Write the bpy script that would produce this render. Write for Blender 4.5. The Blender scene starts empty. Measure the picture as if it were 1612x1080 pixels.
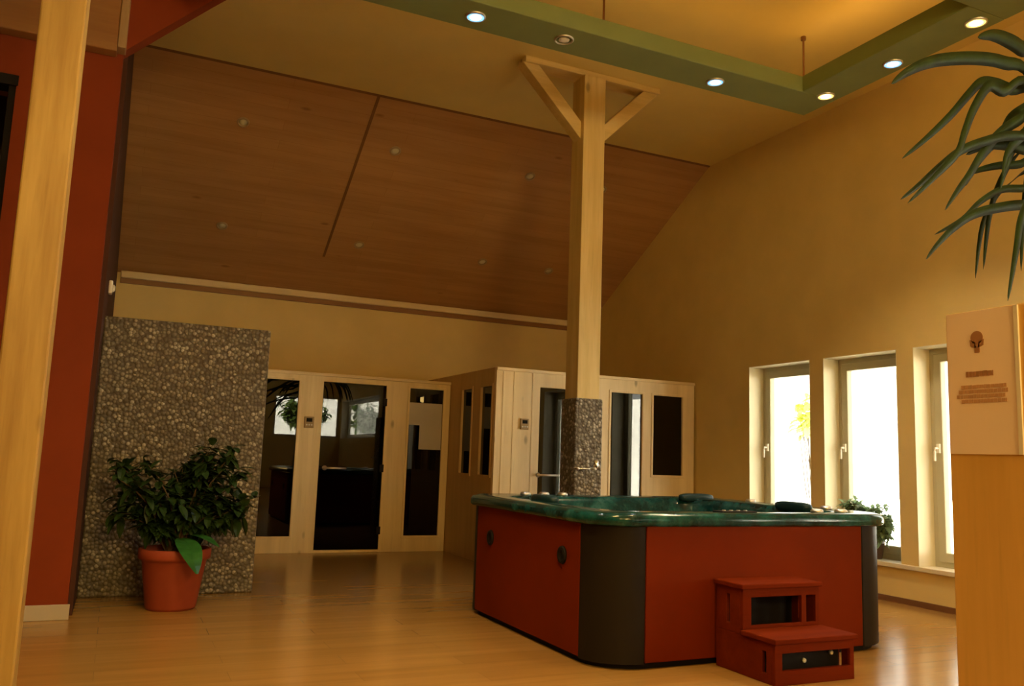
import bpy, bmesh, math, random
from mathutils import Vector, Matrix
random.seed(7)
scene = bpy.context.scene
COL = scene.collection

# ------------------------------------------------------------------ materials
def new_mat(name):
    m = bpy.data.materials.new(name); m.use_nodes = True
    nt = m.node_tree; nt.nodes.clear()
    out = nt.nodes.new('ShaderNodeOutputMaterial')
    b = nt.nodes.new('ShaderNodeBsdfPrincipled')
    nt.links.new(b.outputs[0], out.inputs[0])
    return m, nt, b

def coords(nt, scale=(1, 1, 1), rot=(0, 0, 0)):
    tc = nt.nodes.new('ShaderNodeTexCoord'); mp = nt.nodes.new('ShaderNodeMapping')
    mp.inputs['Scale'].default_value = scale; mp.inputs['Rotation'].default_value = rot
    nt.links.new(tc.outputs['Object'], mp.inputs['Vector'])
    return mp.outputs['Vector']

def ramp(nt, fac, stops):
    r = nt.nodes.new('ShaderNodeValToRGB'); e = r.color_ramp.elements
    while len(e) < len(stops): e.new(.5)
    for i, (p, c) in enumerate(stops):
        e[i].position = p; e[i].color = (*c, 1)
    nt.links.new(fac, r.inputs[0]); return r.outputs[0]

def noise(nt, vec, scale, detail=3, rough=.55):
    n = nt.nodes.new('ShaderNodeTexNoise')
    n.inputs['Scale'].default_value = scale; n.inputs['Detail'].default_value = detail
    n.inputs['Roughness'].default_value = rough
    nt.links.new(vec, n.inputs['Vector']); return n.outputs[0]

def bump(nt, b, h, strength=.2, dist=.01):
    bp = nt.nodes.new('ShaderNodeBump'); bp.inputs['Strength'].default_value = strength
    bp.inputs['Distance'].default_value = dist
    nt.links.new(h, bp.inputs['Height']); nt.links.new(bp.outputs[0], b.inputs['Normal'])

def mixc(nt, fac, a, bcol, mode='MIX'):
    m = nt.nodes.new('ShaderNodeMix'); m.data_type = 'RGBA'; m.blend_type = mode
    if isinstance(fac, float): m.inputs[0].default_value = fac
    else: nt.links.new(fac, m.inputs[0])
    for i, c in ((6, a), (7, bcol)):
        if isinstance(c, tuple): m.inputs[i].default_value = (*c, 1)
        else: nt.links.new(c, m.inputs[i])
    return m.outputs[2]

def paint(name, col, var=.06, rough=.75, scale=3., spec=.3, bmp=0.):
    m, nt, b = new_mat(name); v = coords(nt)
    n = noise(nt, v, scale, 4)
    lo = tuple(c*(1-var) for c in col); hi = tuple(min(1, c*(1+var)) for c in col)
    nt.links.new(ramp(nt, n, [(.3, lo), (.7, hi)]), b.inputs['Base Color'])
    b.inputs['Roughness'].default_value = rough
    b.inputs['Specular IOR Level'].default_value = spec
    if bmp: bump(nt, b, noise(nt, v, 90, 2), bmp, .004)
    return m

def wood(name, c_lo, c_hi, axis='Z', rough=.5, spec=.4, knots=True, grain=9., board=0.):
    m, nt, b = new_mat(name)
    s = {'X': (.07, 1, 1), 'Y': (1, .07, 1), 'Z': (1, 1, .07)}[axis]
    v = coords(nt, s)
    n1 = noise(nt, v, grain, 5, .6); n2 = noise(nt, v, grain*5, 3, .5)
    c = ramp(nt, n1, [(.3, c_lo), (.68, c_hi)])
    dark = tuple(x*.72 for x in c_lo)
    c = mixc(nt, ramp(nt, n2, [(.55, (0, 0, 0)), (.8, (.35, .35, .35))]), c, dark)
    if knots:
        sk = {'X': (.45, 1, 1), 'Y': (1, .45, 1), 'Z': (1, 1, .45)}[axis]
        vo = nt.nodes.new('ShaderNodeTexVoronoi'); vo.inputs['Scale'].default_value = 4.2
        nt.links.new(coords(nt, sk), vo.inputs['Vector'])
        k = ramp(nt, vo.outputs['Distance'], [(.05, (.75, .75, .75)), (.12, (0, 0, 0))])
        c = mixc(nt, k, c, tuple(x*.42 for x in c_lo))
    nt.links.new(c, b.inputs['Base Color'])
    b.inputs['Roughness'].default_value = rough; b.inputs['Specular IOR Level'].default_value = spec
    bump(nt, b, n2, .08, .004)
    return m

def metal(name, col=(.75, .74, .7), rough=.2):
    m, nt, b = new_mat(name)
    n = noise(nt, coords(nt), 40, 2)
    nt.links.new(ramp(nt, n, [(.3, tuple(c*.93 for c in col)), (.7, col)]), b.inputs['Base Color'])
    b.inputs['Metallic'].default_value = 1; b.inputs['Roughness'].default_value = rough
    return m

def pane_mat(name, tint=(1, 1, 1), refl=.06, ior=1.5, rough=0.):
    m = bpy.data.materials.new(name); m.use_nodes = True
    nt = m.node_tree; nt.nodes.clear()
    out = nt.nodes.new('ShaderNodeOutputMaterial')
    t = nt.nodes.new('ShaderNodeBsdfTransparent'); t.inputs[0].default_value = (*tint, 1)
    g = nt.nodes.new('ShaderNodeBsdfGlossy'); g.inputs['Roughness'].default_value = rough
    fr = nt.nodes.new('ShaderNodeFresnel'); fr.inputs[0].default_value = ior
    ad = nt.nodes.new('ShaderNodeMath'); ad.operation = 'ADD'; ad.use_clamp = True; ad.inputs[1].default_value = refl
    mx = nt.nodes.new('ShaderNodeMixShader')
    ge = nt.nodes.new('ShaderNodeNewGeometry')
    fb = nt.nodes.new('ShaderNodeMath'); fb.operation = 'SUBTRACT'; fb.inputs[0].default_value = 1
    nt.links.new(ge.outputs['Backfacing'], fb.inputs[1])       # reflect on the outer faces only (a thin sheet)
    mu = nt.nodes.new('ShaderNodeMath'); mu.operation = 'MULTIPLY'
    nt.links.new(fr.outputs[0], ad.inputs[0]); nt.links.new(ad.outputs[0], mu.inputs[0]); nt.links.new(fb.outputs[0], mu.inputs[1])
    nt.links.new(mu.outputs[0], mx.inputs[0])
    nt.links.new(t.outputs[0], mx.inputs[1]); nt.links.new(g.outputs[0], mx.inputs[2])
    nt.links.new(mx.outputs[0], out.inputs[0])
    return m

def emit(name, col, strength):
    m, nt, b = new_mat(name)
    n = noise(nt, coords(nt), 30, 1)
    nt.links.new(ramp(nt, n, [(.2, tuple(c*.97 for c in col)), (.8, col)]), b.inputs['Emission Color'])
    b.inputs['Emission Strength'].default_value = strength
    b.inputs['Base Color'].default_value = (.8, .8, .8, 1)
    return m

def pebble_mat(name):
    m, nt, b = new_mat(name)
    v = coords(nt)
    vo = nt.nodes.new('ShaderNodeTexVoronoi'); vo.inputs['Scale'].default_value = 36
    nt.links.new(v, vo.inputs['Vector'])
    sep = nt.nodes.new('ShaderNodeSeparateColor'); nt.links.new(vo.outputs['Color'], sep.inputs[0])
    stone = ramp(nt, sep.outputs[0], [(0, (.11, .092, .062)), (.35, (.19, .165, .115)), (.75, (.275, .245, .18)), (1, (.47, .43, .34))])
    grout = ramp(nt, vo.outputs['Distance'], [(.42, (0, 0, 0)), (.62, (1, 1, 1))])
    c = mixc(nt, grout, stone, (.11, .092, .062))
    nt.links.new(c, b.inputs['Base Color']); b.inputs['Roughness'].default_value = .6
    inv = nt.nodes.new('ShaderNodeMath'); inv.operation = 'SUBTRACT'; inv.inputs[0].default_value = 1
    nt.links.new(vo.outputs['Distance'], inv.inputs[1])
    bump(nt, b, inv.outputs[0], .8, .02)
    return m

def marble_mat(name):
    m, nt, b = new_mat(name); v = coords(nt)
    n = noise(nt, v, 5.5, 8, .68)
    n2 = noise(nt, v, 26, 4, .6)
    c = ramp(nt, n, [(.32, (.002, .012, .012)), (.47, (.004, .034, .034)), (.58, (.008, .07, .066)), (.7, (.035, .13, .12))])
    c = mixc(nt, ramp(nt, n2, [(.55, (0, 0, 0)), (.78, (.35, .35, .35))]), c, (.09, .15, .13))
    nt.links.new(c, b.inputs['Base Color'])
    b.inputs['Roughness'].default_value = .14; b.inputs['Specular IOR Level'].default_value = .35
    return m

def floor_mat(name):
    m, nt, b = new_mat(name); v = coords(nt)
    br = nt.nodes.new('ShaderNodeTexBrick')
    br.inputs['Scale'].default_value = 1; br.inputs['Mortar Size'].default_value = .0015
    br.inputs['Brick Width'].default_value = 1.25; br.inputs['Row Height'].default_value = .19
    br.inputs['Color1'].default_value = (.36, .195, .05, 1); br.inputs['Color2'].default_value = (.41, .228, .062, 1)
    br.inputs['Mortar'].default_value = (.28, .16, .05, 1)
    nt.links.new(v, br.inputs['Vector'])
    g = noise(nt, coords(nt, (.12, 1.6, 1)), 8, 6, .62)
    c = mixc(nt, ramp(nt, g, [(.35, (0, 0, 0)), (.75, (.55, .55, .55))]), br.outputs[0], (.26, .145, .04))
    nt.links.new(c, b.inputs['Base Color'])
    b.inputs['Roughness'].default_value = .2; b.inputs['Specular IOR Level'].default_value = .6
    return m

def planks_mat(name):
    m, nt, b = new_mat(name); v = coords(nt)
    br = nt.nodes.new('ShaderNodeTexBrick')
    br.inputs['Scale'].default_value = 1; br.inputs['Mortar Size'].default_value = .002
    br.inputs['Brick Width'].default_value = 2.6; br.inputs['Row Height'].default_value = .14
    br.inputs['Color1'].default_value = (.44, .235, .085, 1); br.inputs['Color2'].default_value = (.48, .26, .095, 1)
    br.inputs['Mortar'].default_value = (.36, .18, .06, 1)
    nt.links.new(v, br.inputs['Vector'])
    g = noise(nt, coords(nt, (.14, 1.5, 1.5)), 5, 5, .6)
    c = mixc(nt, ramp(nt, g, [(.4, (0, 0, 0)), (.75, (.6, .6, .6))]), br.outputs[0], (.30, .145, .045))
    sk = coords(nt, (.5, 1.2, 1.2))
    vo = nt.nodes.new('ShaderNodeTexVoronoi'); vo.inputs['Scale'].default_value = 2.6
    nt.links.new(sk, vo.inputs['Vector'])
    c = mixc(nt, ramp(nt, vo.outputs['Distance'], [(.03, (.7, .7, .7)), (.09, (0, 0, 0))]), c, (.20, .09, .03))
    nt.links.new(c, b.inputs['Base Color']); b.inputs['Roughness'].default_value = .6
    b.inputs['Specular IOR Level'].default_value = .25
    return m

def leaf_mat(name, lo, hi, rough=.4, trans=0.):
    m, nt, b = new_mat(name); n = noise(nt, coords(nt), 14, 3)
    nt.links.new(ramp(nt, n, [(.3, lo), (.7, hi)]), b.inputs['Base Color'])
    b.inputs['Roughness'].default_value = rough; b.inputs['Specular IOR Level'].default_value = .22
    if trans:
        tr = nt.nodes.new('ShaderNodeBsdfTranslucent'); tr.inputs[0].default_value = (*[min(1, c*1.6) for c in hi], 1)
        mx = nt.nodes.new('ShaderNodeMixShader'); mx.inputs[0].default_value = trans
        out = [n_ for n_ in nt.nodes if n_.type == 'OUTPUT_MATERIAL'][0]
        nt.links.new(b.outputs[0], mx.inputs[1]); nt.links.new(tr.outputs[0], mx.inputs[2]); nt.links.new(mx.outputs[0], out.inputs[0])
    return m

M = {}
M['cream'] = paint('cream_plaster', (.74, .565, .235), .04, .85, 2.5, .15, .05)
M['ceiling'] = paint('ceiling_plaster', (.76, .60, .21), .03, .9, 2., .1)
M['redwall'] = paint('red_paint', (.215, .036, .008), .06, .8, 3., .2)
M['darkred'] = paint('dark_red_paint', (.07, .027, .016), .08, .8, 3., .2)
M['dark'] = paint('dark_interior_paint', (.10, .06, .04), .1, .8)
M['floor'] = floor_mat('laminate_floor')
M['planks'] = planks_mat('spruce_ceiling_boards')
M['endboard'] = wood('end_board_wood', (.30, .19, .08), (.38, .25, .12), 'Z', knots=False)
M['skirtwhite'] = paint('skirting_paint', (.45, .40, .33), .03, .5)
M['dulldisc'] = paint('dull_brass_ring', (.38, .27, .13), .08, .35, 20)
M['dulllens'] = paint('dull_lens', (.62, .56, .36), .05, .3, 20)
M['rod'] = paint('brown_rod', (.22, .10, .03), .05, .5)
M['groove'] = paint('dark_joint', (.19, .09, .03), .1, .8)
M['pine'] = wood('pine', (.60, .44, .16), (.78, .61, .27), 'Z')
M['pinex'] = wood('pine_horizontal', (.60, .44, .16), (.78, .61, .27), 'X')
M['pinepale'] = wood('pale_spruce', (.70, .54, .29), (.84, .68, .40), 'Z', grain=7)
M['pinepalex'] = wood('pale_spruce_horizontal', (.70, .54, .29), (.84, .68, .40), 'X', grain=7)
M['pinedark'] = wood('cabinet_pine', (.66, .40, .10), (.80, .50, .15), 'Z')
M['pineold'] = wood('weathered_pine', (.27, .155, .035), (.44, .295, .085), 'Z', grain=13)
M['beam'] = wood('beam_wood', (.24, .105, .03), (.31, .15, .045), 'X', knots=False)
M['cabinside'] = wood('cabin_side_boards', (.55, .37, .17), (.66, .46, .22), 'Z', knots=False)
M['white'] = paint('white_paint', (.80, .76, .66), .03, .5)
M['winframe'] = paint('window_frame_paint', (.50, .46, .31), .04, .45)
M['reveal'] = paint('reveal_plaster', (.80, .74, .55), .03, .8)
M['sill'] = paint('pale_sill', (.72, .63, .46), .04, .4)
M['skirt'] = wood('dark_skirting', (.14, .06, .025), (.2, .09, .04), 'Y', knots=False)
M['pebble'] = pebble_mat('pebble_mosaic')
M['marble'] = marble_mat('green_marbled_acrylic')
M['tubred'] = paint('red_brown_panel', (.165, .019, .001), .10, .65, 2.2, .06)
M['tubdark'] = paint('dark_brown_corner', (.014, .010, .006), .06, .5, 4, .2)
M['black'] = paint('black_plastic', (.012, .010, .009), .1, .6, 3, .12)
M['chrome'] = metal('chrome')
M['steel'] = metal('brushed_steel', (.80, .78, .72), .4)
M['stepred'] = wood('red_stained_wood', (.12, .014, .002), (.165, .021, .003), 'X', knots=False, rough=.7, spec=.04)
M['glass'] = pane_mat('clear_glass', (.97, .98, .97), .02)
M['darkglass'] = pane_mat('dark_tinted_glass', (.08, .07, .065), .012, 1.5)
M['cabglass'] = pane_mat('tinted_glass', (.08, .07, .065), .03, 1.5)
M['frameg'] = paint('grey_green_lacquer', (.205, .255, .095), .05, .6, 4)
M['terra'] = paint('terracotta', (.30, .055, .024), .12, .6, 5)
M['soil'] = paint('soil', (.05, .035, .022), .3, .95, 30)
M['leaf'] = leaf_mat('shrub_leaf', (.012, .032, .008), (.032, .066, .016))
M['leaf2'] = leaf_mat('palm_leaf', (.010, .026, .006), (.026, .054, .012), .65)
M['leaf3'] = leaf_mat('sill_plant_leaf', (.10, .17, .09), (.24, .33, .19), .4, .5)
M['leafgarden'] = leaf_mat('garden_tree_leaf', (.04, .07, .015), (.11, .15, .03), .4, .3)
M['leafout'] = leaf_mat('garden_leaf', (.3, .38, .08), (.55, .6, .2), .4, .5)
M['bigleaf'] = leaf_mat('broad_leaf', (.02, .09, .02), (.035, .15, .03), .3)
M['stem'] = paint('brown_stem', (.10, .065, .035), .2, .8, 20)
M['trunk'] = paint('palm_trunk', (.16, .11, .06), .3, .9, 18)
M['paper'] = paint('pinkish_paper', (.95, .78, .66), .02, .6, 4)
M['notice'] = paint('pale_grey_reflection', (.50, .46, .44), .05, .5, 3)  # pale colour of a bright reflection in the cabin glass
M['ink'] = paint('brown_ink', (.40, .20, .10), .05, .6)
M['inkpale'] = paint('pale_brown_ink', (.56, .33, .19), .05, .6)
M['potdark'] = paint('dark_brown_pot', (.10, .06, .04), .1, .4)
M['water'] = pane_mat('water', (.72, .9, .88), .02, 1.33, .02)
M['cushion'] = paint('dark_teal_foam', (.01, .035, .04), .1, .35)
M['outground'] = paint('pale_terrace', (.8, .78, .72), .04, .8, 1)
M['warm'] = emit('warm_lens', (1, .86, .45), 26)
M['cool'] = emit('cool_lens', (.50, .80, 1), 20)
M['warmring'] = emit('warm_ring', (1, .66, .14), 1.2)
M['coolring'] = emit('cool_ring', (.08, .42, .9), 1.1)
M['offlens'] = paint('frosted_lens', (.75, .72, .6), .03, .25)
M['label'] = paint('panel_brown', (.36, .25, .12), .05, .5)

# ------------------------------------------------------------------ mesh helpers
def add_box(bm, a, b):
    x0, y0, z0 = a; x1, y1, z1 = b
    v = [bm.verts.new(p) for p in ((x0, y0, z0), (x1, y0, z0), (x1, y1, z0), (x0, y1, z0), (x0, y0, z1), (x1, y0, z1), (x1, y1, z1), (x0, y1, z1))]
    for f in ((3, 2, 1, 0), (4, 5, 6, 7), (0, 1, 5, 4), (1, 2, 6, 5), (2, 3, 7, 6), (3, 0, 4, 7)):
        bm.faces.new([v[i] for i in f])

def box(a, b):
    bm = bmesh.new(); add_box(bm, a, b); return bm

def add_prism(bm, pts, vec):
    """closed polygon (3-D points) swept along vec"""
    vec = Vector(vec)
    a = [bm.verts.new(p) for p in pts]; c = [bm.verts.new(Vector(p)+vec) for p in pts]
    n = len(pts)
    bm.faces.new(a); bm.faces.new(c[::-1])
    for i in range(n): bm.faces.new((a[i], c[i], c[(i+1) % n], a[(i+1) % n]))

def add_lathe(bm, prof, c, seg=28, axis='Z', cap=True):
    rings = []
    for r, h in prof:
        ring = []
        for i in range(seg):
            t = 2*math.pi*i/seg; u, w = r*math.cos(t), r*math.sin(t)
            p = {'Z': (u, w, h), 'Y': (u, h, w), 'X': (h, u, w)}[axis]
            ring.append(bm.verts.new(Vector(c)+Vector(p)))
        rings.append(ring)
    for a, b2 in zip(rings, rings[1:]):
        for i in range(seg): bm.faces.new((a[i], a[(i+1) % seg], b2[(i+1) % seg], b2[i]))
    if cap:
        bm.faces.new(rings[0][::-1]); bm.faces.new(rings[-1])

def add_tube(bm, pts, rad, seg=8):
    pts = [Vector(p) for p in pts]; rings = []
    if not isinstance(rad, (list, tuple)): rad = [rad]*len(pts)
    ref = Vector((0.31, .17, .93)).normalized()
    for i, p in enumerate(pts):
        d = (pts[min(i+1, len(pts)-1)]-pts[max(i-1, 0)]).normalized()
        if abs(d.dot(ref)) > .95: rr = Vector((1, 0, 0))
        else: rr = ref
        u = d.cross(rr).normalized(); w = d.cross(u)
        rings.append([bm.verts.new(p+(u*math.cos(2*math.pi*k/seg)+w*math.sin(2*math.pi*k/seg))*rad[i]) for k in range(seg)])
    for a, b2 in zip(rings, rings[1:]):
        for k in range(seg): bm.faces.new((a[k], a[(k+1) % seg], b2[(k+1) % seg], b2[k]))
    bm.faces.new(rings[0][::-1]); bm.faces.new(rings[-1])

def holed(u0, u1, z0, z1, holes, t0, t1, plane='XZ'):
    """slab with rectangular openings; plane XZ (thickness along Y), YZ (along X) or XY (along Z)"""
    bm = bmesh.new()
    us = sorted({u0, u1, *[min(max(h[i], u0), u1) for h in holes for i in (0, 1)]})
    zs = sorted({z0, z1, *[min(max(h[i], z0), z1) for h in holes for i in (2, 3)]})
    cells = set()
    for i in range(len(us)-1):
        for j in range(len(zs)-1):
            cu, cz = (us[i]+us[i+1])/2, (zs[j]+zs[j+1])/2
            if not any(h[0] < cu < h[1] and h[2] < cz < h[3] for h in holes): cells.add((i, j))
    P = {'XZ': lambda u, z, t: (u, t, z), 'YZ': lambda u, z, t: (t, u, z), 'XY': lambda u, z, t: (u, z, t)}[plane]
    def q(*p): bm.faces.new([bm.verts.new(P(*x)) for x in p])
    for i, j in cells:
        a, b2, c, d = us[i], us[i+1], zs[j], zs[j+1]
        q((a, c, t0), (b2, c, t0), (b2, d, t0), (a, d, t0)); q((a, d, t1), (b2, d, t1), (b2, c, t1), (a, c, t1))
        if (i-1, j) not in cells: q((a, c, t0), (a, d, t0), (a, d, t1), (a, c, t1))
        if (i+1, j) not in cells: q((b2, c, t0), (b2, c, t1), (b2, d, t1), (b2, d, t0))
        if (i, j-1) not in cells: q((a, c, t0), (a, c, t1), (b2, c, t1), (b2, c, t0))
        if (i, j+1) not in cells: q((a, d, t0), (b2, d, t0), (b2, d, t1), (a, d, t1))
    bmesh.ops.remove_doubles(bm, verts=bm.verts, dist=1e-5)
    return bm

def obj(name, bm, mat, parent=None, smooth=False, bevel=0., loc=None):
    """link bm (world coordinates) as ONE mesh object whose origin is its root's location"""
    bmesh.ops.recalc_face_normals(bm, faces=bm.faces)
    root = parent
    off = Vector((0, 0, 0))
    p = parent
    while p is not None: off += p.location; p = p.parent
    if loc is not None: off = Vector(loc)
    bmesh.ops.translate(bm, verts=bm.verts, vec=-off)
    me = bpy.data.meshes.new(name); bm.to_mesh(me); bm.free()
    if smooth:
        for f in me.polygons: f.use_smooth = True
    me.materials.append(M[mat])
    o = bpy.data.objects.new(name, me); COL.objects.link(o)
    if parent is not None: o.parent = parent
    elif loc is not None: o.location = loc
    if bevel:
        b = o.modifiers.new('edge', 'BEVEL'); b.width = bevel; b.segments = 2; b.limit_method = 'ANGLE'
    return o

def thing(name, label, cat, loc, group=None):
    o = bpy.data.objects.new(name, None); COL.objects.link(o); o.location = loc
    o.empty_display_size = .1
    return tag(o, label, cat, group)

def tag(o, label, cat, group=None):
    o['label'] = label; o['category'] = cat
    if group: o['group'] = group
    return o

def struct(o):
    o['kind'] = 'structure'; return o

# ------------------------------------------------------------------ key planes (metres; camera stands at x=0, y=0)
XR = 6.38          # right wall
YB = 11.1          # back wall
ZC = 4.82          # flat ceiling
YS = 8.2           # where the boarded slope starts
ZE = 3.20          # height of the slope at the back wall
XL = -5.0; YN = -7.0

# ------------------------------------------------------------------ setting
struct(obj('floor', box((XL-.2, YN-.2, -.12), (XR+.3, YB+.2, 0)), 'floor'))
struct(obj('ceiling', box((XL-.2, YN-.2, ZC), (XR+.3, YS, ZC+.12)), 'ceiling'))
sl = Vector((0, YB-YS, ZE-ZC)); L = sl.length; ang = math.atan2(ZE-ZC, YB-YS)
cs = obj('ceiling_slope', box((XL-.2, 0, 0), (XR+.3, L+.35, .1)), 'planks')
cs.location = (0, YS, ZC); cs.rotation_euler = (ang, 0, 0); struct(cs)
def on_slope(y): return ZC+(y-YS)*math.tan(ang)
for n, (a, b2) in (('trim_2', ((-.17, -.016, -.008), (XR, .016, .02))), ('trim_3', ((2.14, .016, -.006), (2.17, L-.75, .02)))):
    t = obj(n, box(a, b2), 'groove'); t.location = (0, YS, ZC); t.rotation_euler = (ang, 0, 0); struct(t)

struct(obj('wall_back', box((XL, YB, 0), (XR+.3, YB+.15, 3.25)), 'cream'))
cor = box((-.125, YB-.075, 3.13), (XR, YB, 3.215)); struct(obj('trim_1', cor, 'pinepalex', bevel=.012))
struct(obj('trim_4', box((-.125, YB-.035, 3.07), (XR, YB, 3.13)), 'beam'))

WZ0, WZ1 = .335, 2.25
WIN = [(6.56, 7.48), (5.49, 6.375), (4.40, 5.31), (1.38, 2.3), (.05, .98)]
REAR_SIDE = (-6.85, -2.35)
holes = [(a, b2, WZ0, WZ1) for a, b2 in WIN]+[(REAR_SIDE[0], REAR_SIDE[1], 1.55, 2.72)]
wr = holed(YN, YB, 0, 3.2, holes, XR, XR+.3, 'YZ')
struct(obj('wall_right', wr, 'cream'))
wu = bmesh.new()
add_prism(wu, [(XR, YN, 3.2), (XR, YB, 3.2), (XR, YB, ZE+.12), (XR, YS, ZC+.12), (XR, YN, ZC+.12)], (.3, 0, 0))
struct(obj('wall_right_gable', wu, 'cream'))
struct(obj('baseboard_right', box((XR-.018, YN, 0), (XR, 8.44, .05)), 'skirt'))

def window(n, y0, y1, z0, z1, handle=True):
    w = bpy.data.objects.new('window_%d' % n, None); COL.objects.link(w); w.location = (XR+.22, (y0+y1)/2, z0); struct(w)
    # plastered reveal lining
    bm = holed(y0-.001, y1+.001, z0-.001, z1+.001, [(y0+.004, y1-.004, z0+.004, z1-.004)], XR-.003, XR+.20, 'YZ')
    obj('window_reveal', bm, 'reveal', w)
    f = holed(y0, y1, z0, z1, [(y0+.06, y1-.06, z0+.06, z1-.06)], XR+.20, XR+.285, 'YZ')
    fo = obj('window_frame', f, 'winframe', w, bevel=.006)
    s = holed(y0+.05, y1-.05, z0+.05, z1-.05, [(y0+.125, y1-.125, z0+.13, z1-.125)], XR+.185, XR+.255, 'YZ')
    so = obj('window_sash', s, 'winframe', w, bevel=.008)
    obj('window_pane', box((XR+.215, y0+.12, z0+.12), (XR+.223, y1-.12, z1-.12)), 'glass', w)
    if handle:
        h = bmesh.new(); hy = y1-.09; hz = 1.36
        add_box(h, (XR+.165, hy-.016, hz-.04), (XR+.186, hy+.016, hz+.04))
        add_tube(h, [(XR+.17, hy, hz), (XR+.13, hy, hz), (XR+.125, hy, hz-.03), (XR+.125, hy, hz-.11)], .010, 8)
        obj('window_handle', h, 'white', w, smooth=False)
    return w
for i, (a, b2) in enumerate(WIN): window(i+1, a, b2, WZ0, WZ1, i in (0, 1, 2))
for i, (y0, y1) in enumerate([(4.33, 7.55), (.0, 2.36)]):
    struct(obj('trim_%d' % (5+i), box((XR-.035, y0, WZ0-.035), (XR+.19, y1, WZ0+.006)), 'sill', bevel=.006))
window(6, REAR_SIDE[0], REAR_SIDE[1], 1.55, 2.72, False)

# rear wall (behind the camera) with its band window
RW = (4.3, 6.34, 1.55, 2.85)
struct(obj('wall_rear', holed(XL, XR+.3, 0, ZC+.05, [RW], YN-.15, YN, 'XZ'), 'cream'))
w7 = bpy.data.objects.new('window_7', None); COL.objects.link(w7); w7.location = (5, YN-.1, 1.55); struct(w7)
obj('window_frame', holed(RW[0], RW[1], RW[2], RW[3], [(RW[0]+.07, 5.03, RW[2]+.07, RW[3]-.07), (5.11, RW[1]-.07, RW[2]+.07, RW[3]-.07)], YN-.12, YN-.05, 'XZ'), 'winframe', w7)
obj('window_pane', box((RW[0]+.05, YN-.09, RW[2]+.05), (RW[1]-.05, YN-.082, RW[3]-.05)), 'glass', w7)
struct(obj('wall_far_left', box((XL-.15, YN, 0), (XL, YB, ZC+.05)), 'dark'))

# red wall with the dark doorway on the left, raked bulkhead at its top right
RY = 6.4
struct(obj('wall_red', holed(XL, -.195, 0, ZC, [(-2.1, -.825, -.1, 3.585)], RY, RY+.14, 'XZ'), 'redwall'))
rb = bmesh.new()
add_prism(rb, [(-.195, RY, 3.93), (.37, RY, 4.478), (.735, RY, ZC), (-.195, RY, ZC)], (0, .14, 0))
struct(obj('wall_red_bulkhead', rb, 'redwall'))
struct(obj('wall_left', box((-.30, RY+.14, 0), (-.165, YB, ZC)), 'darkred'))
struct(obj('baseboard_left', box((-.825, RY-.018, 0), (-.18, RY, .098)), 'skirtwhite', bevel=.004))
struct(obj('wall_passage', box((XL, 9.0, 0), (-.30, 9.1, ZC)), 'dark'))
dc = bmesh.new()
add_box(dc, (-2.1, RY-.01, 3.53), (-.815, RY+.15, 3.60)); add_box(dc, (-.87, RY+.02, 0), (-.825, RY+.12, 3.53)); add_box(dc, (-2.1, RY+.02, 0), (-2.055, RY+.12, 3.53))
struct(obj('door_1', dc, 'black'))

# timber beam across the red wall
bt = thing('timber_beam', 'brown horizontal timber beam running across top of red wall behind left post', 'beam', (-2.6, RY-.07, 3.86))
obj('beam_body', box((XL, RY-.12, 3.87), (-.235, RY, 4.40)), 'beam', bt, bevel=.01)
ce = obj('end_board', box((-.235, RY-.13, 3.90), (-.18, RY, 4.42)), 'endboard', bt, bevel=.006); ce['label'] = 'pale end board of the beam'

# small detector on the dark side wall
ws = thing('wall_sensor', 'small white motion detector high on dark wall above pebble partition', 'sensor', (-.165, 7.53, 2.37))
sb = bmesh.new(); add_box(sb, (-.165, 7.48, 2.35), (-.135, 7.58, 2.46)); obj('housing', sb, 'white', ws, bevel=.01)
sb = bmesh.new(); add_lathe(sb, [(.032, 0), (.03, .012), (.018, .022)], (-.137, 7.53, 2.40), 16, 'X'); obj('lens', sb, 'offlens', ws, True)

# ------------------------------------------------------------------ left pine post
lp = thing('pine_post', 'tall light pine post in left foreground before red wall', 'post', (-.325, 3.58, 0))
obj('shaft', box((-.405, 3.5, .0), (-.25, 3.66, ZC)), 'pineold', lp, bevel=.008)

# ------------------------------------------------------------------ centre post
cp = thing('timber_post', 'slim timber post with two knee braces and pebble base behind hot tub', 'post', (3.825, 6.755, 0))
obj('shaft', box((3.71, 6.64, 1.66), (3.94, 6.87, ZC-.055)), 'pine', cp, bevel=.006)
for s in (-1, 1):
    x0 = 3.71 if s < 0 else 3.94
    bm = bmesh.new()
    add_prism(bm, [(x0, 6.69, 4.14), (x0, 6.69, 4.31), (x0+s*.46, 6.69, ZC-.055), (x0+s*.63, 6.69, ZC-.055)], (0, .13, 0))
    obj('knee_brace', bm, 'pinex', cp, bevel=.005)
obj('saddle_beam', box((3.10, 6.665, ZC-.055), (4.58, 6.845, ZC)), 'pinex', cp, bevel=.006)
pb = bmesh.new(); add_box(pb, (3.685, 6.615, 0), (3.965, 6.895, 1.70)); o = obj('pebble_base', pb, 'pebble', cp, bevel=.012); o['label'] = 'grey pebble mosaic cladding'
# chrome rail with two knobs on the base
rl = thing('towel_rail', 'small chrome rail with upright knob on pebble base of timber post', 'rail', (3.8, 6.6, 1.07))
bm = bmesh.new(); add_tube(bm, [(3.66, 6.55, 1.075), (3.87, 6.55, 1.075)], .009); obj('bar', bm, 'chrome', rl, True)
for x in (3.68, 3.85):
    bm = bmesh.new(); add_tube(bm, [(x, 6.613, 1.075), (x, 6.53, 1.075)], .013); obj('bracket', bm, 'steel', rl, True)
bm = bmesh.new(); add_lathe(bm, [(.012, 0), (.024, .02), (.024, .07), (.012, .085)], (3.865, 6.55, 1.075), 16); obj('knob', bm, 'chrome', rl, True)

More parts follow.
